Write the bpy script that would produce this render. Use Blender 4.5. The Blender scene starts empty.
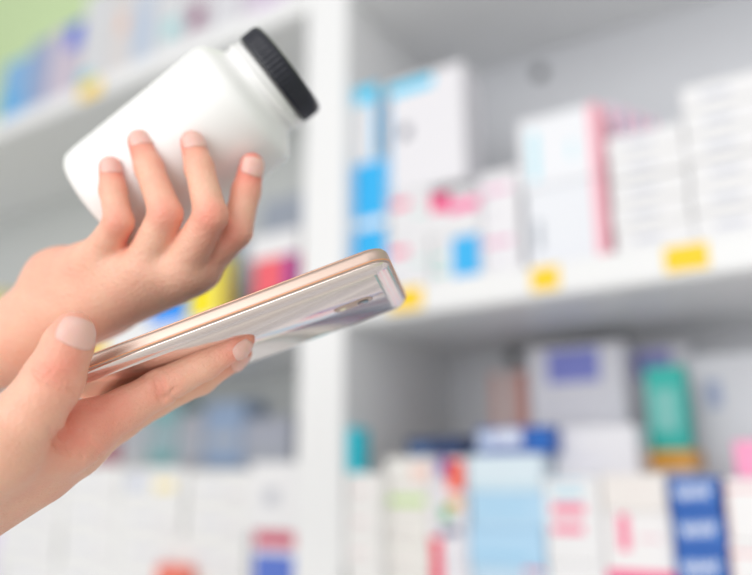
import bpy, bmesh, math, random
import numpy as np
from mathutils import Vector, Matrix
random.seed(4)
SC = bpy.context.scene
COL = SC.collection

# ------------------------------------------------------------------ camera
CAM_Z = 1.35
F_PX = 760.0
cd = bpy.data.cameras.new('camera')
cam = bpy.data.objects.new('camera', cd)
COL.objects.link(cam)
SC.camera = cam
cam.location = (0, 0, CAM_Z)
cam.rotation_euler = (math.radians(90 + 14.6), 0, math.radians(32.7))
cd.sensor_width = 36.0
cd.sensor_fit = 'HORIZONTAL'
cd.lens = 36.0 * F_PX / 752.0
cd.clip_start = 0.01
cd.dof.use_dof = True
cd.dof.focus_distance = 0.336
cd.dof.aperture_fstop = cd.lens / 1000 / 0.0155
bpy.context.view_layer.update()
CM = cam.rotation_euler.to_matrix().to_4x4()
CM.translation = cam.location

# ------------------------------------------------------------------ light
w = bpy.data.worlds.new('room_light')
SC.world = w
w.use_nodes = True
bg = w.node_tree.nodes['Background']
bg.inputs[0].default_value = (1.0, 0.99, 0.98, 1)
bg.inputs[1].default_value = 0.70


def area(name, loc, aim, size, power, col=(1, 1, 1)):
    l = bpy.data.lights.new(name, 'AREA')
    l.shape = 'RECTANGLE'
    l.size, l.size_y = size
    l.energy = power
    l.color = col
    o = bpy.data.objects.new(name, l)
    COL.objects.link(o)
    o.location = loc
    d = Vector(aim) - Vector(loc)
    o.rotation_euler = d.to_track_quat('-Z', 'Y').to_euler()
    return o


area('ceiling_lamp', (-0.7, -2.0, 2.6), (-0.3, 0.8, 1.2), (2.0, 1.0), 16, (1.0, 0.985, 0.96))
area('ceiling_lamp', (0.9, -0.9, 2.75), (0.2, 0.8, 1.3), (1.6, 0.7), 5, (1.0, 0.99, 0.98))
area('bay_fill_light', (-0.2, -3.0, 1.45), (-0.2, 0.8, 1.4), (2.6, 1.6), 46, (1.0, 1.0, 1.0))  # unseen area fill added behind the camera to brighten the deep shelf bays
SC.view_settings.view_transform = 'Standard'
SC.view_settings.look = 'None'
SC.view_settings.gamma = 1.0
SC.view_settings.use_curve_mapping = False
SC.view_settings.exposure = -0.08


# ------------------------------------------------------------------ helpers
def cs(px, py, d):                       # pixel + depth -> camera space
    return Vector(((px - 376) / F_PX * d, -(py - 287.5) / F_PX * d, -d))


def P(px, py, d):
    return CM @ cs(px, py, d)


def ray(px, py):
    return (CM.to_3x3() @ cs(px, py, 1.0))


def on_y(px, py, y):
    r = ray(px, py)
    return Vector((0, 0, CAM_Z)) + r * (y / r.y)


def on_z(px, py, z):
    r = ray(px, py)
    return Vector((0, 0, CAM_Z)) + r * ((z - CAM_Z) / r.z)


def s2l(c):
    return tuple(((v / 255) / 12.92 if v / 255 <= 0.04045 else ((v / 255 + 0.055) / 1.055) ** 2.4) for v in c)


MATS = {}


def mat(name, col, rough=0.5, metal=0.0, noise=0.0, nscale=40, bump=0.0, coat=0.0):
    key = (name, tuple(col), rough, metal)
    if key in MATS:
        return MATS[key]
    m = bpy.data.materials.new(name)
    m.use_nodes = True
    nt = m.node_tree
    b = nt.nodes['Principled BSDF']
    c = (*s2l(col), 1)
    b.inputs['Base Color'].default_value = c
    b.inputs['Roughness'].default_value = rough
    b.inputs['Metallic'].default_value = metal
    b.inputs['Coat Weight'].default_value = coat
    tc = nt.nodes.new('ShaderNodeTexCoord')
    n = nt.nodes.new('ShaderNodeTexNoise')
    n.inputs['Scale'].default_value = nscale
    nt.links.new(tc.outputs['Object'], n.inputs['Vector'])
    if noise > 0:
        mx = nt.nodes.new('ShaderNodeMix')
        mx.data_type = 'RGBA'
        mx.inputs[6].default_value = c
        mx.inputs[7].default_value = (*[v * (1 - noise) for v in c[:3]], 1)
        nt.links.new(n.outputs['Fac'], mx.inputs[0])
        nt.links.new(mx.outputs[2], b.inputs['Base Color'])
    if bump > 0:
        bp = nt.nodes.new('ShaderNodeBump')
        bp.inputs['Strength'].default_value = bump
        bp.inputs['Distance'].default_value = 0.001
        nt.links.new(n.outputs['Fac'], bp.inputs['Height'])
        nt.links.new(bp.outputs[0], b.inputs['Normal'])
    MATS[key] = m
    return m


def link(name, bm, m, parent=None, smooth=False, loc=None):
    me = bpy.data.meshes.new(name)
    bm.normal_update()
    bm.to_mesh(me)
    bm.free()
    me.materials.append(m)
    if smooth:
        for p in me.polygons:
            p.use_smooth = True
    o = bpy.data.objects.new(name, me)
    COL.objects.link(o)
    if parent:
        o.parent = parent
    if loc is not None:
        o.location = loc
    return o


def empty(name, loc, label=None, cat=None, group=None, kind=None):
    o = bpy.data.objects.new(name, None)
    COL.objects.link(o)
    o.location = loc
    o.empty_display_size = 0.02
    return tag(o, label, cat, group, kind)


def tag(o, label=None, cat=None, group=None, kind=None):
    if label: o['label'] = label
    if cat: o['category'] = cat
    if group: o['group'] = group
    if kind: o['kind'] = kind
    return o


def add_box(bm, a, b, bev=0.0):
    g = bmesh.ops.create_cube(bm, size=1.0)
    vs = g['verts']
    for v in vs:
        v.co = Vector([a[i] + (v.co[i] + 0.5) * (b[i] - a[i]) for i in range(3)])
    if bev > 0:
        es = list({e for v in vs for e in v.link_edges})
        bmesh.ops.bevel(bm, geom=es, offset=bev, segments=2, affect='EDGES', profile=0.5)
    return vs


def box_bm(a, b, bev=0.0):
    bm = bmesh.new()
    add_box(bm, a, b, bev)
    return bm


def lathe_bm(prof, n=64, ribs=None):
    """prof: (r, z) from bottom to top; ribs(i_ring, angle)->dr"""
    bm = bmesh.new()
    rings = []
    for k, (r, z) in enumerate(prof):
        if r < 1e-6:
            rings.append([bm.verts.new((0, 0, z))])
        else:
            ring = []
            for i in range(n):
                a = 2 * math.pi * i / n
                rr = r + (ribs(k, i) if ribs else 0)
                ring.append(bm.verts.new((rr * math.cos(a), rr * math.sin(a), z)))
            rings.append(ring)
    for A, B in zip(rings[:-1], rings[1:]):
        for i in range(n):
            j = (i + 1) % n
            if len(A) == 1 and len(B) == 1: continue
            if len(A) == 1: bm.faces.new((A[0], B[j], B[i]))
            elif len(B) == 1: bm.faces.new((A[i], A[j], B[0]))
            else: bm.faces.new((A[i], A[j], B[j], B[i]))
    bmesh.ops.recalc_face_normals(bm, faces=bm.faces)
    return bm


# ------------------------------------------------------------------ setting: shelves
WHITE = mat('painted_white_metal', (238, 239, 240), 0.38, noise=0.03, nscale=6, bump=0.03)
GREY = mat('painted_back_panel', (212, 214, 219), 0.5, noise=0.04, nscale=5)
BOLT = mat('bolt_metal', (58, 62, 70), 0.5, 0.2)
YELLOW = mat('yellow_price_card', (254, 210, 0), 0.5)

k_m = 0.0013
Z1 = CAM_Z + 160 * k_m              # underside of the middle boards
Z0 = Z1 - 0.42
TH = 0.042                          # board lip height
p0 = on_z(345, 325, Z1)
YF = p0.y                           # front plane of the shelving
Z2 = on_y(345, -4, YF).z
DEP = 0.32
XU1 = on_y(345, 325, YF).x          # right face of the middle upright
XU0 = on_y(301, 330, YF).x          # left face of the middle upright
XL = XU0 - 1.55
XR = XU1 + 1.25
ZTOP = Z2 + TH + 0.10

unit = empty('shelving_unit', (XU0, YF, 0), 'white painted pharmacy shelving unit with two bays of cartons and yellow price cards', 'shelving')


def wbox(name, a, b, m, parent, bev=0.0015):
    base = parent.matrix_world.translation if parent else Vector((0, 0, 0))
    base = Vector(parent['org']) if parent and 'org' in parent else base
    return link(name, box_bm(Vector(a) - base, Vector(b) - base, bev), m, parent)


unit_org = Vector((XU0, YF, 0))


def upart(name, a, b, m, bev=0.0015):
    return link(name, box_bm(Vector(a) - unit_org, Vector(b) - unit_org, bev), m, unit)


BK = 0.012
upart('upright', (XU0, YF - 0.004, 0), (XU1, YF + DEP, ZTOP), WHITE, 0.003)
upart('upright', (XL - 0.06, YF - 0.004, 0), (XL, YF + DEP, ZTOP), WHITE, 0.003)
upart('upright', (XR, YF - 0.004, 0), (XR + 0.06, YF + DEP, ZTOP), WHITE, 0.003)
for (a, b) in ((XL, XU0), (XU1, XR)):
    upart('back_panel', (a, YF + DEP - BK, 0.05), (b, YF + DEP, Z2 + (TH if a == XL else 0.3)), GREY if a != XL else mat('mid_grey_panel', (196, 199, 198), 0.5), 0)
    for z in (0.12, Z0 - 0.42, Z0, Z1, Z2):
        s = upart('shelf_board', (a, YF, z), (b, YF + DEP - BK, z + TH), WHITE, 0.003)
        # rolled rail running along the foot of the lip
        r = link('edge_rail', box_bm(Vector((a, YF - 0.003, z + 0.003)) - unit_org, Vector((b, YF, z + 0.007)) - unit_org, 0.001), WHITE, s)
# bolts under the boards
for (px, py, z) in ((367, 24, Z2), (540, 73, Z2), (362, 336, Z1), (514, 358, Z1)):
    q = on_z(px, py, z)
    bm = lathe_bm([(0, -0.004), (0.010, -0.004), (0.012, -0.002), (0.012, 0.0), (0, 0.0)], 16)
    o = link('bolt', bm, BOLT, unit, True)
    if q.y > YF + DEP - BK:
        q = on_y(px, py, YF + DEP - BK)
        o.rotation_euler.x = math.radians(-90)
    o.location = q - unit_org

floor = link('floor', box_bm((-9, -3, -0.05), (5, YF + DEP + 0.4, 0)), mat('floor_tile', (232, 230, 228), 0.4, noise=0.08, nscale=3))
floor['kind'] = 'structure'
wall = link('wall_back', box_bm((-9, YF + DEP + 0.3, 0), (5, YF + DEP + 0.4, 4.2)), mat('pale_green_paint', (216, 240, 186), 0.7, noise=0.1, nscale=2))
wall['kind'] = 'structure'

# ------------------------------------------------------------------ price cards
def price_card(px, py, wpx, hpx, z, label):
    c = on_y(px, py, YF)
    l = on_y(px - wpx / 2, py, YF).x
    r = on_y(px + wpx / 2, py, YF).x
    h = on_y(px, py - hpx / 2, YF).z - on_y(px, py + hpx / 2, YF).z
    zc = z + TH * 0.5 + 0.002
    h = min(h, TH * 0.86)
    o = link('price_card', box_bm((l - c.x, -0.0045, -h / 2), (r - c.x, -0.003, h / 2), 0.0003), YELLOW, None, loc=(c.x, YF + 0.0027, zc))
    tag(o, label, 'price tag', 'yellow price cards on the shelf edges')
    # clear holder lip
    link('holder', box_bm((l - c.x - 0.002, -0.003, -h / 2 - 0.002), (r - c.x + 0.002, -0.0027, h / 2 + 0.002)), mat('clear_holder', (235, 235, 225), 0.2), o)


price_card(686, 252, 44, 25, Z1, 'yellow price card on middle shelf edge under the tall right stack, the largest one')
price_card(545, 275, 28, 23, Z1, 'small yellow price card on middle shelf edge under the pink-edged carton')
price_card(406, 299, 33, 22, Z1, 'yellow price card on middle shelf edge just right of the phone tip')
price_card(92, 344, 28, 25, Z1, 'yellow price card on shelf edge peeping beside the thumb tip')
price_card(90, 93, 20, 22, Z2, 'round-looking yellow price card on the top left shelf edge')

# ------------------------------------------------------------------ cartons
W = (230, 230, 233)
CW = (236, 234, 230)


def carton(label, l, r, top, base, s, depth, col=W, marks=(), name='carton', group=None, top_is_z=False, yaw=0.0, flap=True):
    """l, r: pixel columns of the front face; top: pixel row of its top; base: z it stands on; s: set-back from the shelf front"""
    y = YF + s
    mid = (l + r) / 2
    pr = 190 if base > Z1 else (510 if s < 0.15 else 410)
    if base > Z2: pr = 40
    x0, x1 = on_y(l, pr, y).x + 0.0003, on_y(r, pr, y).x - 0.0003
    if mid > 330: x0 = max(x0, XU1 + 0.001)
    else: x1 = min(x1, XU0 - 0.001)
    zt = top if top_is_z else on_y(mid, top, y).z
    zt = min(zt, (Z2 if base > Z1 else Z1) - 0.004) if base < Z2 else zt
    h = zt - base
    wd = x1 - x0
    m = mat('carton_card', col, 0.42, noise=0.03, nscale=9)
    o = link(name, box_bm((-wd / 2, 0, 0.0003), (wd / 2, depth, h), min(0.0012, h * 0.1)), m, None, loc=((x0 + x1) / 2, y, base))
    o.rotation_euler.z = yaw
    tag(o, label, 'box', group)
    for mk in marks:
        u0, v0, u1, v1, c = mk[:5]
        side = len(mk) > 5 and mk[5]
        mm = mat('carton_print', c, 0.42)
        bm = box_bm((-wd / 2 + u0 * wd, -0.0004, max(v0 * h, 0.0008)), (-wd / 2 + u1 * wd, 0.0002, v1 * h))
        if side:
            add_box(bm, (wd / 2 - 0.0002, 0, max(v0 * h, 0.0008)), (wd / 2 + 0.0004, depth, v1 * h))
        link('printed_panel', bm, mm, o)
    if flap:
        f = link('tuck_flap', box_bm((-wd / 2 + 0.003, -0.0003, h * 0.04), (wd / 2 - 0.003, 0.0002, h * 0.97), 0), m, o)
    return o, zt


T0, T1, T2 = Z0 + TH, Z1 + TH, Z2 + TH
CY = (60, 205, 245)
BL = (40, 178, 240)
PK = (242, 26, 122)


ORD = ['lowest', 'second', 'third', 'fourth', 'fifth', 'sixth', 'seventh', 'eighth', 'ninth']


def stack(desc, l, r, top, base, s, depth, n, col=W, marks=(), group=None, cols=None, markset=None):
    mid = (l + r) / 2
    zt = on_y(mid, top, YF + s).z
    step = (zt - base) / n
    for i in range(n):
        word = ORD[i] if i < n - 1 or n == 1 else 'topmost'
        if i and i < n - 1: word += ' from the bottom'
        lab = f'{desc}, {word}'
        c = cols[i] if cols else col
        mk = markset[i] if markset else marks
        j = random.uniform(-1.2, 1.2)
        carton(lab, l + j, r + j, base + step * (i + 1), base + step * i, s + random.uniform(0, 0.003), depth, c, mk, group=group or desc, top_is_z=True)
    return zt


TXT = (205, 207, 215)
# ---- right bay, middle shelf
z = stack('white carton with bright blue face beside the upright', 351, 387, 160, T1, 0.02, 0.10, 2, (236, 240, 244), marks=((0.0, 0.1, 0.98, 0.97, BL),))
carton('white carton with a cyan top edge lying above the blue-faced pair', 346, 378, 88, z, 0.02, 0.11, W, ((0, 0.78, 1, 1, CY), (0.78, 0.0, 1.0, 0.8, (70, 190, 245))))
z = stack('white carton with magenta lettering left of the blue-squared carton', 388, 430, 192, T1, 0.02, 0.13, 2, W, group='magenta lettered cartons',
          marks=((0.08, 0.72, 0.5, 0.86, PK), (0.2, 0.3, 0.6, 0.34, TXT), (0.6, 0.5, 0.9, 0.56, (150, 215, 205))))
z2 = stack('white carton with a sky-blue square and magenta lettering', 430, 478, 190, T1, 0.02, 0.13, 2, W, group='magenta lettered cartons',
           markset=[((0.42, 0.1, 0.98, 0.95, BL), (0.05, 0.2, 0.3, 0.3, (150, 220, 210)), (0.05, 0.5, 0.3, 0.6, (150, 220, 210))),
                    ((0.0, 0.6, 0.4, 0.98, PK), (0.35, 0.5, 1.0, 0.74, (244, 70, 150)))])
carton('big white carton with cyan top corner and small grey dot', 388, 466, 72, max(z, z2), 0.02, 0.06, (232, 231, 236),
       ((0.0, 0.87, 0.62, 0.97, CY), (0.17, 0.47, 0.31, 0.58, (105, 108, 125)), (0.0, 0.0, 0.04, 0.85, (90, 190, 245))))
stack('small white carton between the magenta-lettered and pink-edged cartons', 479, 519, 170, T1, 0.03, 0.12, 2, (235, 234, 238),
      marks=((0.1, 0.6, 0.8, 0.7, (225, 150, 190)), (0.2, 0.25, 0.5, 0.3, TXT)))
z = stack('white carton with pale cyan bar left of the white flat stack', 523, 604, 182, T1, 0.03, 0.05, 1, (232, 235, 241), group='cyan-barred pink-edged cartons',
          marks=((0.86, 0, 1.0, 1, (246, 178, 192), True), (0.12, 0.25, 0.2, 0.6, (160, 168, 180))))
carton('white carton with pale cyan bar and pink right edge, upper of two', 521, 604, 111, z, 0.03, 0.05, (236, 238, 243),
       ((0.88, 0, 1.0, 1, (246, 178, 192), True), (0.14, 0.1, 0.24, 0.8, (176, 226, 240)), (0.62, 0.3, 0.7, 0.55, (205, 234, 242))), group='cyan-barred pink-edged cartons')
for i, (l, r, t) in enumerate(((606, 622, 101), (622, 638, 105), (638, 652, 110), (652, 664, 115))):
    carton(f'narrow lilac carton, pink spine, behind the white flat stack, {["first", "second", "third", "last"][i]} from the left', l, r, t + 3, T1, 0.10 + 0.03 * i, 0.06, (218, 218, 236),
           ((0.45, 0, 0.85, 1, (244, 190, 205)),), group='narrow pink-spined cartons in a row')
fm = ((0.25, 0.35, 0.6, 0.6, (200, 203, 214)), (0.0, 0.0, 1.0, 0.07, (196, 194, 190)))
stack('flat white carton in the low stack beside the pink-edged carton', 610, 689, 128, T1, 0.012, 0.14, 5, (234, 234, 236), marks=fm, group='low stack of flat white cartons')
stack('flat white carton in the tall stack at the right frame edge', 690, 780, 74, T1, 0.012, 0.14, 6, (235, 235, 237), marks=fm, group='tall stack of flat white cartons')

# ---- right bay, lower shelf
GRB = (205, 205, 214)
carton('large pale grey carton with violet-blue label behind the blue box', 531, 628, 345, T0, 0.178, 0.06, (222, 222, 230), ((0.2, 0.86, 0.75, 0.985, (122, 130, 208)),))
carton('large pale grey carton with dim violet label behind the teal green carton', 628, 696, 345, T0, 0.242, 0.06, (218, 219, 226), ((0.06, 0.88, 0.72, 0.985, (135, 135, 200)),))
carton('large white carton at the right frame edge behind the pink box', 694, 790, 352, T0, 0.20, 0.10, (224, 226, 232), ((0.15, 0.8, 0.32, 0.9, (165, 178, 210)),))
zt, = (stack('cream carton carrying the orange pack', 648, 700, 470, T0, 0.12, 0.07, 2, (225, 222, 218)),)
carton('small orange-brown pack under the teal box', 650, 700, 450, zt, 0.12, 0.06, (222, 160, 60), ((0.0, 0.1, 0.7, 0.8, (214, 150, 20)),))
zz = on_y(675, 450, YF + 0.12).z
carton('teal green carton with pale rectangular window standing on the orange pack', 656, 697, 365, zz, 0.12, 0.03, (0, 180, 168), ((0.16, 0.22, 0.8, 0.72, (120, 195, 188)),))
carton('pale carton with salmon stripes at the back beside the blue box', 489, 530, 372, T0, 0.25, 0.05, (214, 208, 208), ((0.1, 0, 0.3, 1, (212, 160, 150)), (0.62, 0, 0.95, 1, (218, 150, 138))))

stack('white carton in the column next to the upright', 347, 381, 473, T0, 0.004, 0.12, 5, (240, 239, 238), marks=((0.2, 0.3, 0.6, 0.5, (230, 214, 216)),))
carton('slim cyan pack standing upright on the white column', 347, 356, 428, on_y(364, 473, YF + 0.004).z, 0.004, 0.03, (40, 205, 225))
ms = [((0.15, 0.3, 0.7, 0.4, (222, 214, 214)),)] * 4 + [((0.05, 0.3, 0.95, 0.6, (196, 228, 150)),), ((0.6, 0.2, 1.0, 0.7, (248, 214, 204)),)]
stack('white carton in the second column with green lettering', 384, 429, 457, T0, 0.025, 0.13, 6, (238, 236, 232), markset=ms)
m3 = [((0.0, 0.0, 0.35, 1.0, (240, 30, 90)),), ((0.0, 0.0, 0.3, 1.0, (240, 30, 90)),), ((0.0, 0.0, 0.32, 0.7, (240, 20, 80)), (0.3, 0.76, 0.8, 0.97, (80, 92, 140))),
      ((0.3, 0.2, 0.6, 0.6, (80, 185, 120)), (0.5, 0.5, 0.9, 0.8, (250, 190, 110))), ((0.25, 0.45, 0.55, 0.95, (110, 60, 170)), (0.5, 0.0, 0.95, 0.9, (250, 96, 66)))]
z3 = stack('lilac carton with red and orange marks beside light blue stack', 430, 468, 457, T0, 0.03, 0.13, 5, (236, 234, 240), markset=m3)
carton('navy blue flat carton lying across the lilac column', 407, 465, 438, max(z3, on_y(406, 457, YF + 0.025).z) + 0.0003, 0.06, 0.09, (26, 58, 108), ((0.1, 0.2, 0.4, 0.6, (90, 130, 180)),))
lb = [((0.0, 0.85, 1, 1, (180, 200, 220)),), ((0.7, 0.86, 0.95, 0.97, (240, 120, 140)),), ((0.1, 0.2, 0.8, 0.3, (150, 205, 238)),), ((0.1, 0.5, 0.8, 0.6, (150, 205, 238)),), ((0.05, 0.1, 0.95, 0.16, (190, 225, 240)),)]
z4 = stack('light blue carton in the stack under the blue box', 469, 544, 454, T0, 0.02, 0.13, 5, cols=[(190, 222, 244), (196, 224, 244), (180, 219, 247), (184, 221, 247), (220, 236, 246)], markset=lb)
carton('royal blue box with white lettering lying on the light blue stack', 478, 556, 427, z4, 0.03, 0.11, (20, 82, 170),
       ((0.03, 0.25, 0.22, 0.85, (200, 214, 238)), (0.24, 0.3, 0.62, 0.92, (214, 222, 242)), (0.72, 0.1, 0.98, 0.9, (0, 100, 190))))
z5 = stack('white carton marked with pink bars left of the pink-footed carton', 545, 602, 477, T0, 0.02, 0.13, 2, (240, 240, 242),
           markset=[((0.1, 0.55, 0.7, 0.65, (225, 228, 236)),), ((0.12, 0.34, 0.68, 0.44, (248, 105, 150)), (0.14, 0.56, 0.72, 0.68, (248, 115, 155)), (0.15, 0.75, 0.7, 0.84, (186, 224, 240)), (0.1, 0.92, 0.75, 0.96, (190, 224, 244)))])
carton('white flat carton lying behind and above the pink-barred carton', 557, 642, 426, z5, 0.06, 0.10, (232, 232, 238), ((0.2, 0.3, 0.6, 0.4, (222, 222, 232)),))
z6 = stack('white carton with pink upright mark and pink foot', 603, 670, 511, T0, 0.015, 0.13, 2, (243, 241, 242), group='pink-footed cartons',
           markset=[((0.0, 0.6, 1.0, 0.9, (246, 90, 150)),), ((0.0, 0.0, 1.0, 0.19, (246, 70, 140)), (0.22, 0.45, 0.38, 0.95, (246, 105, 150)), (0.5, 0.6, 0.85, 0.66, (238, 205, 214)))])
carton('cream flat carton lying on the pink-footed carton', 603, 668, 474, z6, 0.015, 0.13, (240, 235, 232), ((0.3, 0.5, 0.7, 0.58, (230, 222, 220)),))


def script_mark(o, wd, h):              # white handwritten-looking wave
    bm = bmesh.new()
    pts = []
    for i in range(40):
        t = i / 39
        pts.append((-wd * 0.38 + t * wd * 0.72, h * (0.56 + 0.12 * math.sin(t * 34) + 0.08 * t)))
    for (x0, z0), (x1, z1) in zip(pts[:-1], pts[1:]):
        hw = h * 0.10
        vs = [bm.verts.new(c) for c in ((x0, -0.0006, z0 - hw), (x1, -0.0006, z1 - hw), (x1, -0.0006, z1 + hw), (x0, -0.0006, z0 + hw))]
        bm.faces.new(vs)
    link('script_lettering', bm, mat('carton_print', (226, 234, 250), 0.42), o)


x0 = on_y(671, 520, YF + 0.01).x; x1 = on_y(721, 520, YF + 0.01).x
bh = on_y(696, 477, YF + 0.01).z - T0
for i in range(5):
    lab = 'royal blue carton with white script lettering, ' + ['lowest of its stack', 'second from the bottom', 'middle of its stack', 'second from the top', 'topmost of its stack'][i]
    o, _ = carton(lab, 671 + (i % 2), 721 + (i % 2) * 2, T0 + bh * (i + 1) / 5, T0 + bh * i / 5, 0.01, 0.12, (20, 104, 192), ((0.0, 0.02, 1.0, 0.24, (4, 84, 176)),), group='blue cartons with script lettering', top_is_z=True)
    script_mark(o, x1 - x0, bh / 5)
z7 = stack('white carton with thin red line at the right frame edge', 726, 790, 478, T0, 0.01, 0.12, 3, (242, 241, 242), marks=((0.0, 0.8, 1.0, 0.85, (240, 175, 180)), (0.0, 0.0, 0.05, 1.0, (238, 205, 205))))
carton('pink carton at the right frame edge above the red-lined cartons', 740, 790, 440, z7, 0.03, 0.09, (250, 160, 200))

# ---- left bay, lower shelf
for i, (l, r, t) in enumerate(((-44, 8, 470), (9, 62, 474), (63, 118, 466), (119, 184, 468), (185, 249, 471))):
    wd = ['with lilac faces', 'beside lilac faces', 'under the wrist', 'in the middle', 'left of the blue-labelled one'][i]
    ms = [((0.2, 0.4, 0.6, 0.55, (215, 216, 226)), (0.65, 0.2, 0.85, 0.4, (220, 216, 222)))] * 6
    if i == 3: ms = ms[:3] + [((0.55, 0.3, 0.85, 0.6, (244, 226, 160)), (0.1, 0.3, 0.4, 0.8, (205, 210, 225)))] + ms[:2]
    if i == 0: ms = [((0.1, 0.1, 0.9, 0.9, (218, 208, 236)),)] * 6
    stack(f'white carton of left bay stack {wd}', l, r, t, T0, 0.02, 0.14, 4, (236, 236, 236), markset=ms[:4])
carton('coral red carton lying flat in front of the low white stacks', 160, 192, 566, T0, 0.004, 0.014, (240, 120, 100))
z8 = stack('white carton with blue panel and red stripe beside the upright', 251, 297, 530, T0, 0.02, 0.12, 1, (232, 232, 238), marks=((0.08, 0.0, 0.98, 0.72, (92, 120, 205)), (0.08, 0.8, 0.98, 0.98, (205, 84, 110))))
carton('white carton with grey smudge on the blue-panelled carton', 249, 299, 462, z8, 0.02, 0.12, (236, 236, 238), ((0.3, 0.35, 0.6, 0.6, (196, 198, 206)),))
for i, (l, r, t, c) in enumerate(((96, 122, 440, (190, 100, 115)), (123, 150, 402, (205, 207, 212)), (151, 178, 400, (150, 196, 200)), (179, 205, 412, (190, 192, 202)), (206, 244, 402, (165, 188, 220)), (245, 292, 418, (188, 192, 206)))):
    carton(['dark red', 'light grey', 'dull teal', 'grey', 'dull blue', 'slate grey'][i] + ' carton at the back behind the low white stacks', l, r, t, T0, 0.24, 0.06, c, ((0.1, 0.75, 0.9, 0.82, (190, 195, 205)),))

# ---- left bay, middle shelf
ar = [(-30, 12, 292, (240, 225, 150)), (14, 60, 300, (225, 226, 228)), (61, 104, 306, (228, 228, 230)), (105, 158, 305, (234, 236, 236))]
for i, (l, r, t, c) in enumerate(ar):
    carton(['pale yellow carton at the left frame edge', 'pale grey carton behind the wrist', 'off-white carton behind the palm', 'white carton left of the bright blue one'][i] + ' on the middle shelf', l, r, t, T1, 0.03, 0.1, c)
carton('bright blue carton between hand and phone', 159, 194, 288, T1, 0.03, 0.03, (30, 150, 250))
carton('bright yellow carton between hand and phone', 195, 227, 256, T1, 0.03, 0.03, (250, 230, 20), ((0.85, 0, 1, 1, (236, 232, 150)),))
z9 = carton('salmon red carton with purple right edge beside the upright', 257, 299, 256, T1, 0.03, 0.1, (238, 100, 112), ((0.72, 0, 1, 1, (160, 60, 150)),))[1]
carton('white carton lying on the salmon red carton', 252, 300, 232, z9, 0.03, 0.1, (232, 232, 234))
carton('slate blue carton at the back beside the upright', 262, 316, 196, T1, 0.24, 0.06, (160, 168, 182))
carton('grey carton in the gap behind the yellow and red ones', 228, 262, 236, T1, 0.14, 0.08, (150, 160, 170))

# ---- left bay, top shelf
ar = [(8, 34, 58, (125, 175, 220), 'sky blue carton leftmost on the top shelf'), (34, 52, 40, (150, 165, 200), 'grey-blue carton right of the sky blue one'),
      (52, 82, 26, (200, 190, 205), 'lilac carton with deep blue corner'), (83, 108, -6, (214, 216, 220), 'tall pale grey carton near the yellow price card'),
      (109, 130, -8, (218, 214, 214), 'pale carton with peach mark'), (131, 152, -10, (200, 208, 222), 'pale carton with grey-blue patch'),
      (153, 182, -14, (214, 216, 220), 'pale carton with aqua patch'), (183, 208, -16, (210, 206, 212), 'pale carton with dark plum patch'),
      (209, 240, -20, (216, 216, 222), 'silver carton behind the bottle shoulder'), (241, 292, -24, (212, 204, 216), 'lilac-grey carton beside the upright')]
mk = {0: ((0.1, 0.1, 0.8, 0.5, (90, 170, 225)),), 2: ((0.5, 0.65, 1, 0.98, (80, 110, 215)),), 3: ((0.0, 0.05, 0.5, 0.2, (120, 210, 215)),), 4: ((0.4, 0.5, 0.8, 0.7, (232, 196, 180)),),
      5: ((0.2, 0.2, 0.8, 0.7, (184, 200, 220)),), 6: ((0.3, 0.25, 0.9, 0.5, (170, 214, 218)),), 7: ((0.2, 0.3, 0.8, 0.6, (140, 84, 120)),), 9: ((0.2, 0.1, 0.8, 0.4, (200, 176, 214)),)}
for i, (l, r, t, c, lab) in enumerate(ar):
    carton(lab + ' on the top shelf', l, r, t, T2, 0.02, 0.11, c, mk.get(i, ()))

# ------------------------------------------------------------------ bottle
def frame(origin, zdir, xhint):
    zd = zdir.normalized()
    x = (xhint - zd * xhint.dot(zd)).normalized()
    y = zd.cross(x)
    m = Matrix((x, y, zd)).transposed().to_4x4()
    m.translation = origin
    return m


BD = 0.420
b0 = P(110, 212, BD + 0.002)
b1 = P(274, 80, BD - 0.002)
baxis = (b1 - b0)
L = baxis.length                       # base to start of cap
R = 69 / F_PX * BD
bot = empty('pill_bottle', b0, 'plain white plastic pill bottle with black ribbed cap held up in fingers', 'bottle')
bot.matrix_world = frame(b0, baxis, ray(376, 287))
q = L / 209.0
prof = [(0, 0.0012), (R * 0.80, 0.0012), (R * 0.84, 0), (R * 0.93, 0.0012), (R * 0.985, 0.004), (R, 0.010), (R, 165 * q), (R * 0.994, 169 * q), (R * 0.97, 173 * q), (R * 0.93, 176.5 * q), (R * 0.86, 180 * q), (R * 0.79, 183.5 * q), (R * 0.74, 186 * q), (R * 0.715, 188 * q), (R * 0.70, 190 * q),
        (R * 0.70, 204 * q), (R * 0.66, 206 * q), (R * 0.64, 206 * q), (R * 0.64, 216 * q), (0, 216 * q)]
PLAST = mat('white_plastic', (244, 244, 243), 0.33, bump=0.02, nscale=60)
link('body', lathe_bm(prof, 96), PLAST, bot, True)
# collar bead on the neck
rc = R * 0.725
link('neck_ring', lathe_bm([(R * 0.69, 193 * q), (rc, 194 * q), (R * 0.73, 196 * q), (rc, 198 * q), (R * 0.69, 199 * q)], 96), PLAST, bot, True)
CAPM = mat('black_plastic', (22, 25, 38), 0.32)
rk = R * 0.735
cap = [(R * 0.66, 207 * q), (rk * 0.97, 207 * q), (rk, 208 * q), (rk, 212 * q), (rk, 222 * q), (rk * 0.985, 226 * q), (rk * 0.94, 228.5 * q), (rk * 0.86, 229.5 * q), (rk * 0.84, 228.2 * q), (0, 228.2 * q)]
link('cap', lathe_bm(cap, 240, lambda k, i: (-0.0006 if (i % 4) in (0, 1) and k in (3, 4) else 0)), CAPM, bot, True)

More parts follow.
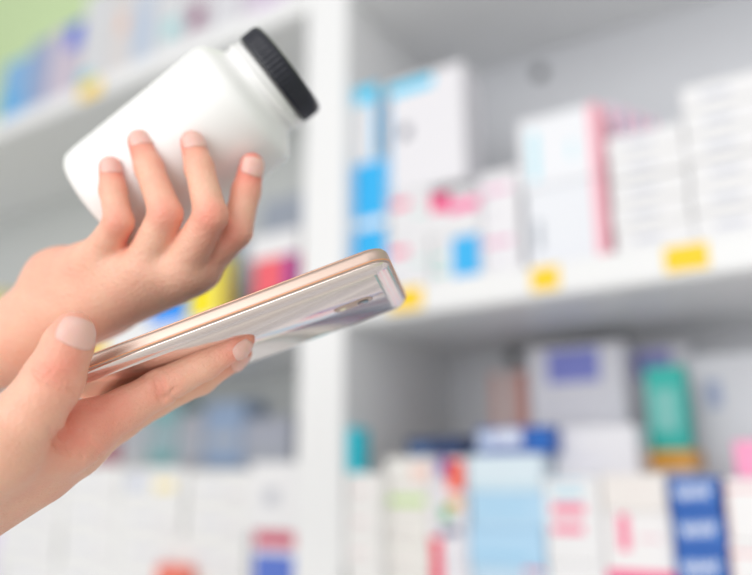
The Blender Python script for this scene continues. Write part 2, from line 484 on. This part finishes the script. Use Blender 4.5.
# ------------------------------------------------------------------ phone
A = P(386, 251, 0.325)       # near long side, far (right) end, mid of side
B = P(38, 382, 0.334)        # near long side, left end
ux = (A - B)
PL = ux.length
ux.normalize()
tgt = P(434, 290, 0.398)
wy = (tgt - A)
wy = (wy - ux * wy.dot(ux)).normalized()
nz = ux.cross(wy)            # towards the screen side
if nz.z < 0: nz = -nz
PW, PT = 0.074, 0.0095
Mp = Matrix((ux, wy, ux.cross(wy))).transposed().to_4x4()
Mp.translation = B
phone = empty('smartphone', B, 'champagne gold smartphone with glossy back lying on the fingers', 'phone')
phone.matrix_world = Mp
up = 1 if ux.cross(wy).dot(nz) > 0 else -1


def rounded_slab(x0, x1, y0, y1, rad, prof, n=10):
    """prof: list of (inset, z) rings, closed top and bottom"""
    bm = bmesh.new()
    rings = []
    for ins, zz in prof:
        ring = []
        r = max(rad - ins, 0.0004)
        for cx, cy, a0 in ((x1 - rad, y1 - rad, 0), (x0 + rad, y1 - rad, 90), (x0 + rad, y0 + rad, 180), (x1 - rad, y0 + rad, 270)):
            for i in range(n + 1):
                a = math.radians(a0 + 90 * i / n)
                ring.append(bm.verts.new((cx + r * math.cos(a), cy + r * math.sin(a), zz)))
        rings.append(ring)
    m = len(rings[0])
    for P0, P1 in zip(rings[:-1], rings[1:]):
        for i in range(m):
            j = (i + 1) % m
            bm.faces.new((P0[i], P0[j], P1[j], P1[i]))
    bm.faces.new(rings[0][::-1])
    bm.faces.new(rings[-1])
    bmesh.ops.recalc_face_normals(bm, faces=bm.faces)
    return bm


GOLD = mat('champagne_metal', (200, 178, 166), 0.42, 0.8)
GOLD2 = mat('bright_chamfer', (222, 182, 160), 0.32, 1.0)
BACKM = mat('glossy_champagne_back', (242, 228, 222), 0.2, 0.85, coat=0.6)
GLASS = mat('dark_screen_glass', (12, 12, 14), 0.05, coat=1.0)
h = PT / 2 * up


def zz(v): return v * up


link('frame', rounded_slab(0, PL, 0, PW, 0.009, [(0.0010, zz(-0.0026)), (0.0002, zz(-0.0020)), (0, zz(-0.0008)), (0, zz(0.0018)), (0.0003, zz(0.0028)), (0.0012, zz(0.0036))]), GOLD, phone, True)
link('chamfer', rounded_slab(0.0008, PL - 0.0008, 0.0008, PW - 0.0008, 0.0085, [(0.0012, zz(0.0034)), (0.0002, zz(0.0035)), (0.0003, zz(0.0040)), (0.0014, zz(0.0044))]), GOLD2, phone, True)
link('screen', rounded_slab(0.0014, PL - 0.0014, 0.0014, PW - 0.0014, 0.008, [(0.0004, zz(0.0042)), (0.0006, zz(0.0044)), (0.0014, zz(0.0046))]), GLASS, phone, True)
back = link('back_cover', rounded_slab(0.0004, PL - 0.0004, 0.0004, PW - 0.0004, 0.0088,
            [(0.0006, zz(-0.0024)), (0.0010, zz(-0.0032)), (0.0024, zz(-0.0043)), (0.0048, zz(-0.0050)), (0.0085, zz(-0.0053)), (0.012, zz(-0.0054))], 12), BACKM, phone, True)
link('antenna_line', rounded_slab(-0.00005, PL + 0.00005, -0.00005, PW + 0.00005, 0.009, [(0.0002, zz(-0.0021)), (0.0, zz(-0.0019)), (0.0, zz(-0.00165)), (0.0001, zz(-0.0016))]), mat('antenna_plastic', (236, 172, 130), 0.3, 0.4), phone, True)


def plen(name, x, y, sx, sy, hz, m, parent=phone, z0=-0.0053):
    return link(name, rounded_slab(x - sx, x + sx, y - sy, y + sy, min(sx, sy) * 0.98, [(0, zz(z0)), (0, zz(z0 - hz * 0.7)), (min(sx, sy) * 0.2, zz(z0 - hz))], 8), m, parent, True)


DARK = mat('lens_glass', (22, 24, 32), 0.05, coat=1.0)
cmx = PL - 0.024
bump = plen('camera_bump', cmx, PW / 2, 0.0095, 0.0036, 0.0006, GOLD)
plen('lens', cmx + 0.0045, PW / 2, 0.0028, 0.0028, 0.0003, DARK, bump, -0.0059)
plen('flash', cmx - 0.0055, PW / 2, 0.0017, 0.0017, 0.0002, mat('flash_lens', (250, 240, 210), 0.2), bump, -0.0059)
# ------------------------------------------------------------------ hands: signed-distance sculpting, surface nets
def surface_nets(f, org, h):
    s = f < 0
    nx, ny, nz_ = f.shape
    cnt = np.zeros((nx - 1, ny - 1, nz_ - 1), np.uint8)
    for dx in (0, 1):
        for dy in (0, 1):
            for dz in (0, 1):
                cnt += s[dx:nx - 1 + dx, dy:ny - 1 + dy, dz:nz_ - 1 + dz]
    act = (cnt > 0) & (cnt < 8)
    ijk = np.argwhere(act)
    idx = -np.ones(act.shape, np.int64)
    idx[act] = np.arange(len(ijk))
    corners = {}
    for dx in (0, 1):
        for dy in (0, 1):
            for dz in (0, 1):
                corners[(dx, dy, dz)] = f[ijk[:, 0] + dx, ijk[:, 1] + dy, ijk[:, 2] + dz]
    acc = np.zeros((len(ijk), 3)); n = np.zeros(len(ijk))
    keys = list(corners)
    for a in keys:
        for ax in range(3):
            if a[ax] == 0:
                b = list(a); b[ax] = 1; b = tuple(b)
                fa, fb = corners[a], corners[b]
                m = (fa < 0) != (fb < 0)
                t = np.where(m, fa / np.where(m, fa - fb, 1), 0)
                p = np.tile(np.array(a, float), (len(ijk), 1))
                p[:, ax] += t
                acc += p * m[:, None]; n += m
    verts = (ijk + acc / n[:, None]) * h + org
    quads = []
    for ax in range(3):
        sl0 = [slice(None)] * 3; sl1 = [slice(None)] * 3
        sl0[ax] = slice(0, -1); sl1[ax] = slice(1, None)
        ch = s[tuple(sl0)] != s[tuple(sl1)]
        e = np.argwhere(ch)
        u, v = (ax + 1) % 3, (ax + 2) % 3
        ok = (e[:, u] > 0) & (e[:, v] > 0) & (e[:, u] < act.shape[u]) & (e[:, v] < act.shape[v])
        e = e[ok]
        ins = s[e[:, 0], e[:, 1], e[:, 2]]
        def c(du, dv):
            q_ = e.copy(); q_[:, u] -= du; q_[:, v] -= dv
            return idx[q_[:, 0], q_[:, 1], q_[:, 2]]
        a, b, c2, d = c(1, 1), c(0, 1), c(0, 0), c(1, 0)
        Q = np.stack([a, b, c2, d], 1)
        Q[~ins] = Q[~ins][:, ::-1]
        quads.append(Q)
    return verts, np.concatenate(quads)


def smin(a, b, k):
    hh = np.clip(0.5 + 0.5 * (b - a) / k, 0, 1)
    return b * (1 - hh) + a * hh - k * hh * (1 - hh)


class Sculpt:
    def __init__(self, lo, hi, h):
        self.lo = np.array(lo); self.h = h
        self.n = np.ceil((np.array(hi) - self.lo) / h).astype(int) + 1
        self.far = 0.03

    def field(self):
        return np.full(self.n, self.far, np.float32)

    def region(self, pts, pad):
        a = np.clip(((pts.min(0) - pad - self.lo) / self.h).astype(int), 0, self.n - 1)
        b = np.clip(((pts.max(0) + pad - self.lo) / self.h).astype(int) + 2, 1, self.n)
        sl = tuple(slice(i, j) for i, j in zip(a, b))
        g = [self.lo[i] + self.h * np.arange(a[i], b[i]) for i in range(3)]
        X, Y, Z = np.meshgrid(*g, indexing='ij', sparse=True)
        return sl, X, Y, Z

    def cone(self, F, p, q, r0, r1, k, flat=None):
        """rounded cone; flat=(axis, factor) widens along an axis by shrinking that coordinate"""
        p = np.array(p, float); q = np.array(q, float)
        pad = max(r0, r1) * (1.5 if flat is None else 2.2) + 0.012
        sl, X, Y, Z = self.region(np.array([p, q]), pad)
        d = q - p
        L2 = float(d @ d) + 1e-12
        x, y, z_ = X - p[0], Y - p[1], Z - p[2]
        t = np.clip((x * d[0] + y * d[1] + z_ * d[2]) / L2, 0, 1)
        vx, vy, vz = x - t * d[0], y - t * d[1], z_ - t * d[2]
        if flat is not None:
            ax, fac = flat
            ax = np.array(ax, float); ax /= np.linalg.norm(ax)
            c = vx * ax[0] + vy * ax[1] + vz * ax[2]
            vx, vy, vz = vx - ax[0] * c * (1 - 1 / fac), vy - ax[1] * c * (1 - 1 / fac), vz - ax[2] * c * (1 - 1 / fac)
        dist = np.sqrt(vx * vx + vy * vy + vz * vz) - (r0 + (r1 - r0) * t)
        F[sl] = smin(F[sl], dist.astype(np.float32), k)

    def chain(self, F, pts, k=0.003, flat=None):
        for (p, r0), (q_, r1) in zip(pts[:-1], pts[1:]):
            self.cone(F, p, q_, r0, r1, k, flat)

    def groove(self, F, pts, depth, sig):
        pts = np.array(pts, float)
        for p, q_ in zip(pts[:-1], pts[1:]):
            sl, X, Y, Z = self.region(np.array([p, q_]), sig * 3.5)
            d = q_ - p
            L2 = float(d @ d) + 1e-12
            x, y, z_ = X - p[0], Y - p[1], Z - p[2]
            t = np.clip((x * d[0] + y * d[1] + z_ * d[2]) / L2, 0, 1)
            r2 = (x - t * d[0]) ** 2 + (y - t * d[1]) ** 2 + (z_ - t * d[2]) ** 2
            F[sl] += (depth * np.exp(-r2 / (sig * sig))).astype(np.float32)


def skin_mat():
    m = bpy.data.materials.new('skin')
    m.use_nodes = True
    nt = m.node_tree
    b = nt.nodes['Principled BSDF']
    at = nt.nodes.new('ShaderNodeAttribute'); at.attribute_name = 'flush'
    tc = nt.nodes.new('ShaderNodeTexCoord')
    n1 = nt.nodes.new('ShaderNodeTexNoise'); n1.inputs['Scale'].default_value = 90; n1.inputs['Detail'].default_value = 4
    n2 = nt.nodes.new('ShaderNodeTexVoronoi'); n2.inputs['Scale'].default_value = 750
    n3 = nt.nodes.new('ShaderNodeTexNoise'); n3.inputs['Scale'].default_value = 420; n3.inputs['Detail'].default_value = 5
    for n in (n1, n2, n3): nt.links.new(tc.outputs['Object'], n.inputs['Vector'])
    mx = nt.nodes.new('ShaderNodeMix'); mx.data_type = 'RGBA'
    mx.inputs[6].default_value = (*s2l((244, 194, 168)), 1)
    mx.inputs[7].default_value = (*s2l((240, 118, 104)), 1)
    ad = nt.nodes.new('ShaderNodeMath'); ad.operation = 'MULTIPLY_ADD'
    nt.links.new(n1.outputs['Fac'], ad.inputs[0]); ad.inputs[1].default_value = 0.45
    sb = nt.nodes.new('ShaderNodeMath'); sb.operation = 'SUBTRACT'; sb.use_clamp = True
    nt.links.new(at.outputs['Fac'], ad.inputs[2])
    nt.links.new(ad.outputs[0], sb.inputs[0]); sb.inputs[1].default_value = 0.14
    nt.links.new(sb.outputs[0], mx.inputs[0])
    nt.links.new(mx.outputs[2], b.inputs['Base Color'])
    b.inputs['Roughness'].default_value = 0.48
    b.inputs['Subsurface Weight'].default_value = 0.25
    b.inputs['Subsurface Radius'].default_value = (1.0, 0.35, 0.2)
    b.inputs['Subsurface Scale'].default_value = 0.004
    hb = nt.nodes.new('ShaderNodeMath'); hb.operation = 'MULTIPLY_ADD'
    nt.links.new(n2.outputs['Distance'], hb.inputs[0]); hb.inputs[1].default_value = 0.5
    nt.links.new(n3.outputs['Fac'], hb.inputs[2])
    bp = nt.nodes.new('ShaderNodeBump'); bp.inputs['Strength'].default_value = 0.5; bp.inputs['Distance'].default_value = 0.0009
    nt.links.new(hb.outputs[0], bp.inputs['Height'])
    nt.links.new(bp.outputs[0], b.inputs['Normal'])
    return m


SKIN = skin_mat()
NAIL = mat('fingernail', (246, 192, 180), 0.35)
NAIL.node_tree.nodes['Principled BSDF'].inputs['Subsurface Weight'].default_value = 0.3
NAIL.node_tree.nodes['Principled BSDF'].inputs['Subsurface Scale'].default_value = 0.003


def c3(px, py, d): return np.array(cs(px, py, d))


def make_hand(F, S, org, flush, label, smooth_it=1):
    verts, quads = surface_nets(F, S.lo, S.h)
    fl = np.zeros(len(verts))
    for (p, sig, amt) in flush:
        fl += amt * np.exp(-((verts - np.array(p)) ** 2).sum(1) / sig ** 2)
    # Laplacian smoothing
    nb = np.zeros_like(verts); deg = np.zeros(len(verts))
    E = np.concatenate([quads[:, [0, 1]], quads[:, [1, 2]], quads[:, [2, 3]], quads[:, [3, 0]]])
    for _ in range(smooth_it):
        for i in range(3):
            nb[:, i] = (np.bincount(E[:, 0], verts[E[:, 1], i], len(verts)) + np.bincount(E[:, 1], verts[E[:, 0], i], len(verts)))
        deg = np.bincount(E[:, 0], minlength=len(verts)) + np.bincount(E[:, 1], minlength=len(verts))
        verts = verts * 0.5 + nb / deg[:, None] * 0.5
    R3 = np.array(CM.to_3x3()); t = np.array(CM.translation)
    wv = verts @ R3.T + t - np.array(org)
    me = bpy.data.meshes.new('hand')
    me.vertices.add(len(wv)); me.vertices.foreach_set('co', wv.astype(np.float32).ravel())
    me.loops.add(quads.size); me.loops.foreach_set('vertex_index', quads.astype(np.int32).ravel())
    me.polygons.add(len(quads))
    me.polygons.foreach_set('loop_start', (np.arange(len(quads)) * 4).astype(np.int32))
    me.polygons.foreach_set('use_smooth', np.ones(len(quads), bool))
    me.update(calc_edges=True); me.validate()
    a = me.attributes.new('flush', 'FLOAT', 'POINT'); a.data.foreach_set('value', np.clip(fl, 0, 1).astype(np.float32))
    me.materials.append(SKIN)
    o = bpy.data.objects.new('hand', me); COL.objects.link(o); o.location = org
    tag(o, label, 'hand', 'hands of one person')
    print('HAND', len(wv), len(quads))
    return o


def sample(S, F, p):
    g = (np.asarray(p) - S.lo) / S.h
    i = np.clip(np.floor(g).astype(int), 0, np.array(F.shape) - 2)
    t = g - i
    v = 0.0
    for dx in (0, 1):
        for dy in (0, 1):
            for dz in (0, 1):
                v += F[i[0] + dx, i[1] + dy, i[2] + dz] * (t[0] if dx else 1 - t[0]) * (t[1] if dy else 1 - t[1]) * (t[2] if dz else 1 - t[2])
    return v


def nail(parent, org, S, F, c, axis, normal, ln, wd, lift=0.00035):
    """nail plate laid on the sculpted fingertip: c inside the finger, axis towards the tip, normal out of the nail (camera space)"""
    axis = Vector(axis).normalized(); normal = Vector(normal)
    normal = (normal - axis * normal.dot(axis)).normalized()
    side = axis.cross(normal)
    bm = bmesh.new()
    nu, nv = 12, 12
    G = {}
    for i in range(nu + 1):
        for j in range(nv + 1):
            u = i / nu * 2 - 1; v = j / nv * 2 - 1
            uu = u * math.sqrt(max(0, 1 - v * v * 0.30)); vv = v * math.sqrt(max(0, 1 - u * u * 0.42))
            lat = uu * wd / 2
            p = Vector(c) + side * lat + axis * (vv * ln / 2)
            dr = (normal + side * (lat / wd * 1.1)).normalized()
            t = 0.0
            if sample(S, F, p) < 0:
                while t < 0.016 and sample(S, F, p + dr * t) < 0: t += 0.0003
            rim = max(abs(u), abs(v)) ** 6
            G[0, i, j] = bm.verts.new(CM @ (p + dr * (t + lift * (1 - rim * 0.7))) - Vector(org))
            G[1, i, j] = bm.verts.new(CM @ (p + dr * (t - 0.0006)) - Vector(org))
    for i in range(nu):
        for j in range(nv):
            bm.faces.new((G[0, i, j], G[0, i + 1, j], G[0, i + 1, j + 1], G[0, i, j + 1]))
            bm.faces.new((G[1, i, j], G[1, i, j + 1], G[1, i + 1, j + 1], G[1, i + 1, j]))
    for i in range(nu):
        for j in (0, nv):
            bm.faces.new((G[0, i, j], G[0, i + 1, j], G[1, i + 1, j], G[1, i, j]))
    for j in range(nv):
        for i in (0, nu):
            bm.faces.new((G[0, i, j], G[0, i, j + 1], G[1, i, j + 1], G[1, i, j]))
    bmesh.ops.recalc_face_normals(bm, faces=bm.faces)
    return link('fingernail', bm, NAIL, parent, True)


def bounds(pts, pad):
    a = np.array(pts)
    return a.min(0) - pad, a.max(0) + pad


# ---- near hand (right hand under the phone)
def near_hand():
    idx = [(c3(246, 339, .354), .0042), (c3(238, 345, .354), .0058), (c3(205, 364, .353), .0073), (c3(160, 388, .350), .0086), (c3(126, 408, .345), .0095), (c3(82, 432, .338), .0125)]
    mid = [(c3(243, 353, .371), .0045), (c3(234, 358, .371), .0060), (c3(200, 379, .370), .0076), (c3(155, 398, .366), .0090), (c3(118, 420, .362), .0100), (c3(75, 448, .356), .0125)]
    rng = [(c3(218, 362, .390), .0060), (c3(185, 378, .389), .0072), (c3(142, 400, .385), .0085), (c3(70, 450, .374), .0125)]
    pnk = [(c3(172, 382, .408), .0055), (c3(145, 392, .406), .0065), (c3(115, 408, .402), .0078), (c3(60, 450, .390), .0125)]
    thm = [(c3(74, 331, .317), .0082), (c3(68, 345, .3165), .0098), (c3(56, 374, .315), .0112), (c3(50, 386, .314), .0118), (c3(32, 412, .312), .0130), (c3(-2, 445, .312), .0175), (c3(-75, 505, .325), .022)]
    wr = c3(-120, 538, .350)
    fa = c3(-420, 720, .430)
    lo, hi = bounds([c3(255, 335, .35), c3(74, 300, .31), fa, wr, c3(60, 450, .41)], 0.035)
    S = Sculpt(lo, hi, 0.0008)
    palm = S.field()
    S.cone(palm, thm[-2][0], wr, .0185, .027, .010)
    S.cone(palm, idx[-1][0], c3(-60, 510, .335), .0125, .020, .012)
    S.cone(palm, mid[-1][0], wr, .0125, .022, .012)
    S.cone(palm, rng[-1][0], wr, .0125, .022, .012)
    S.cone(palm, pnk[-1][0], wr, .0125, .022, .012)
    S.cone(palm, c3(35, 468, .345), c3(-40, 500, .345), .0150, .020, .010)
    S.cone(palm, c3(70, 444, .335), c3(12, 455, .322), .0090, .0120, .008)      # web to the thumb
    S.cone(palm, wr, fa, .027, .036, .02)
    out = palm
    for ch, k in ((idx, .007), (mid, .007), (rng, .007), (pnk, .007)):
        F = S.field(); S.chain(F, ch, .0025)
        out = np.minimum(out, 1e9)
        comb = smin(F, palm, k)
        out = smin(out, comb, 0.0012)
    T = S.field(); S.chain(T, thm, .004)
    out = smin(out, smin(T, palm, .0045), .001)
    S.groove(out, [c3(84, 392, .320), c3(68, 412, .318), c3(46, 441, .316)], .0016, .0022)
    S.groove(out, [c3(70, 408, .316), c3(46, 440, .309)], .0009, .0014)
    # pad of the thumb, wrinkles at the joints
    fl = []
    def hit(px, py, d):
        t = 0.285
        while t < 0.46 and sample(S, out, cs(px, py, t)) > 0: t += 0.0004
        return c3(px, py, t) if t < 0.46 else c3(px, py, d)
    def wrinkle(px0, py0, px1, py1, d, dep=.0010, sg=.0010):
        for q in range(9): fl.append((c3(px0 + (px1 - px0) * q / 8, py0 + (py1 - py0) * q / 8 + 2 * math.sin(q / 8 * 3.14), d), .0018, .04 * dep / .001))
        dep *= 1.4
        S.groove(out, [hit(px0 + (px1 - px0) * q / 6, py0 + (py1 - py0) * q / 6 + 2 * math.sin(q / 6 * 3.14), d) for q in range(7)], dep, sg)
    wrinkle(34, 368, 78, 384, .3035); wrinkle(36, 376, 76, 391, .3035, .0008); wrinkle(40, 362, 76, 377, .3045, .0006)
    wrinkle(154, 375, 162, 402, .341, .0011, .0010); wrinkle(160, 376, 167, 396, .341, .0009, .0009); wrinkle(163, 398, 175, 388, .341, .0008, .0009)
    wrinkle(150, 392, 180, 398, .342, .0006)
    for i in range(5):
        wrinkle(50 + i * 8, 428 + i, 62 + i * 11, 452 + i * 2, .322 + .001 * i, .0009, .0012)
    fl += [(c3(75, 335, .31), .012, .35), (c3(246, 342, .35), .014, .45), (c3(60, 378, .305), .011, .35), (c3(72, 428, .325), .016, .3), (c3(110, 412, .335), .016, .3), (c3(160, 388, .342), .009, .25),
          (c3(30, 470, .33), .03, .12), (c3(240, 355, .365), .012, .4)]
    org = P(-20, 470, .33)
    o = make_hand(out, S, org, fl, 'right hand in front, thumb on the phone edge and fingers flat under its back')
    d = thm[0][0] - thm[2][0]
    nail(o, org, S, out, c3(74.5, 330, .317), d, (0.66, 0.12, 0.74), .0118, .0118)
    nail(o, org, S, out, c3(241, 344, .354), idx[0][0] - idx[2][0], (0.1, -0.82, 0.55), .0100, .0078)
    nail(o, org, S, out, c3(238, 356, .371), mid[0][0] - mid[2][0], (0.1, -0.8, 0.6), .0095, .0080)
    return o


def far_hand():
    pnk = [(c3(110, 167, .382), .0055), (c3(113, 190, .378), .0065), (c3(119, 222, .372), .0070), (c3(100, 256, .385), .0098)]
    rng = [(c3(139, 141, .3845), .0058), (c3(149, 168, .378), .0070), (c3(166, 214, .369), .0080), (c3(144, 268, .380), .0110)]
    mid = [(c3(192, 142, .378), .0058), (c3(199, 167, .374), .0070), (c3(211, 216, .366), .0081), (c3(180, 272, .380), .0112)]
    idx = [(c3(252, 165, .388), .0062), (c3(246, 192, .387), .0072), (c3(236, 232, .381), .0080), (c3(199, 266, .386), .0104)]
    thm = [(c3(245, 190, .466), .0080), (c3(220, 222, .466), .0095), (c3(178, 262, .448), .0110), (c3(110, 302, .425), .0150)]
    wr = c3(2, 350, .430)
    fa = c3(-300, 500, .56)
    lo, hi = bounds([fa, wr, c3(252, 150, .38), c3(114, 135, .38), c3(245, 190, .475), c3(198, 290, .39)], 0.036)
    S = Sculpt(lo, hi, 0.0011)
    palm = S.field()
    S.cone(palm, pnk[-1][0], c3(62, 284, .412), .0100, .0185, .012)
    S.cone(palm, c3(62, 284, .412), c3(30, 333, .42), .0185, .0195, .008)
    S.cone(palm, rng[-1][0], c3(32, 332, .42), .0120, .0195, .010)
    S.cone(palm, mid[-1][0], c3(32, 332, .42), .0122, .0195, .010)
    S.cone(palm, idx[-1][0], c3(110, 302, .418), .0118, .0150, .012)
    S.cone(palm, c3(110, 302, .418), wr, .0150, .0195, .010)
    S.cone(palm, c3(32, 332, .42), wr, .0195, .0192, .004)
    S.cone(palm, wr, fa, .0192, .031, .006)
    out = palm
    for ch in (pnk, rng, mid, idx, thm):
        F = S.field(); S.chain(F, ch, .0025)
        out = smin(out, smin(F, palm, .003), .0006)
    def wrinkle(px0, py0, px1, py1, d, dep=.0005, sg=.0010):
        S.groove(out, [c3(px0, py0, d), c3(px1, py1, d)], dep, sg)
    for (x, y, d) in ((166, 214, .361), (211, 216, .358), (234, 233, .374), (119, 222, .365)):
        wrinkle(x - 12, y - 2, x + 12, y - 4, d); wrinkle(x - 11, y + 4, x + 11, y + 2, d, .0004)
    fl = [(p[0][0], .013, .6) for p in (pnk, rng, mid)] + [(idx[0][0], .014, .85)] + [(p[-2][0] + np.array((0, 0, .007)), .008, .35) for p in (pnk, rng, mid)] + \
         [(c3(134, 236, .38), .007, .8), (c3(176, 240, .38), .007, .8), (c3(206, 252, .38), .007, .6), (c3(232, 240, .37), .014, .4), (c3(60, 260, .40), .02, .2)]
    org = P(20, 330, .43)
    o = make_hand(out, S, org, fl, 'left hand behind, raised with back outward and fingers gripping the white bottle')
    for ch, wd in ((pnk, .0080), (rng, .0092), (mid, .0095), (idx, .0095)):
        nail(o, org, S, out, ch[0][0] * 0.9 + ch[1][0] * 0.1, ch[0][0] - ch[1][0], (0.45, 0.25, 0.85), .0100, wd)
    return o


near_hand()
far_hand()
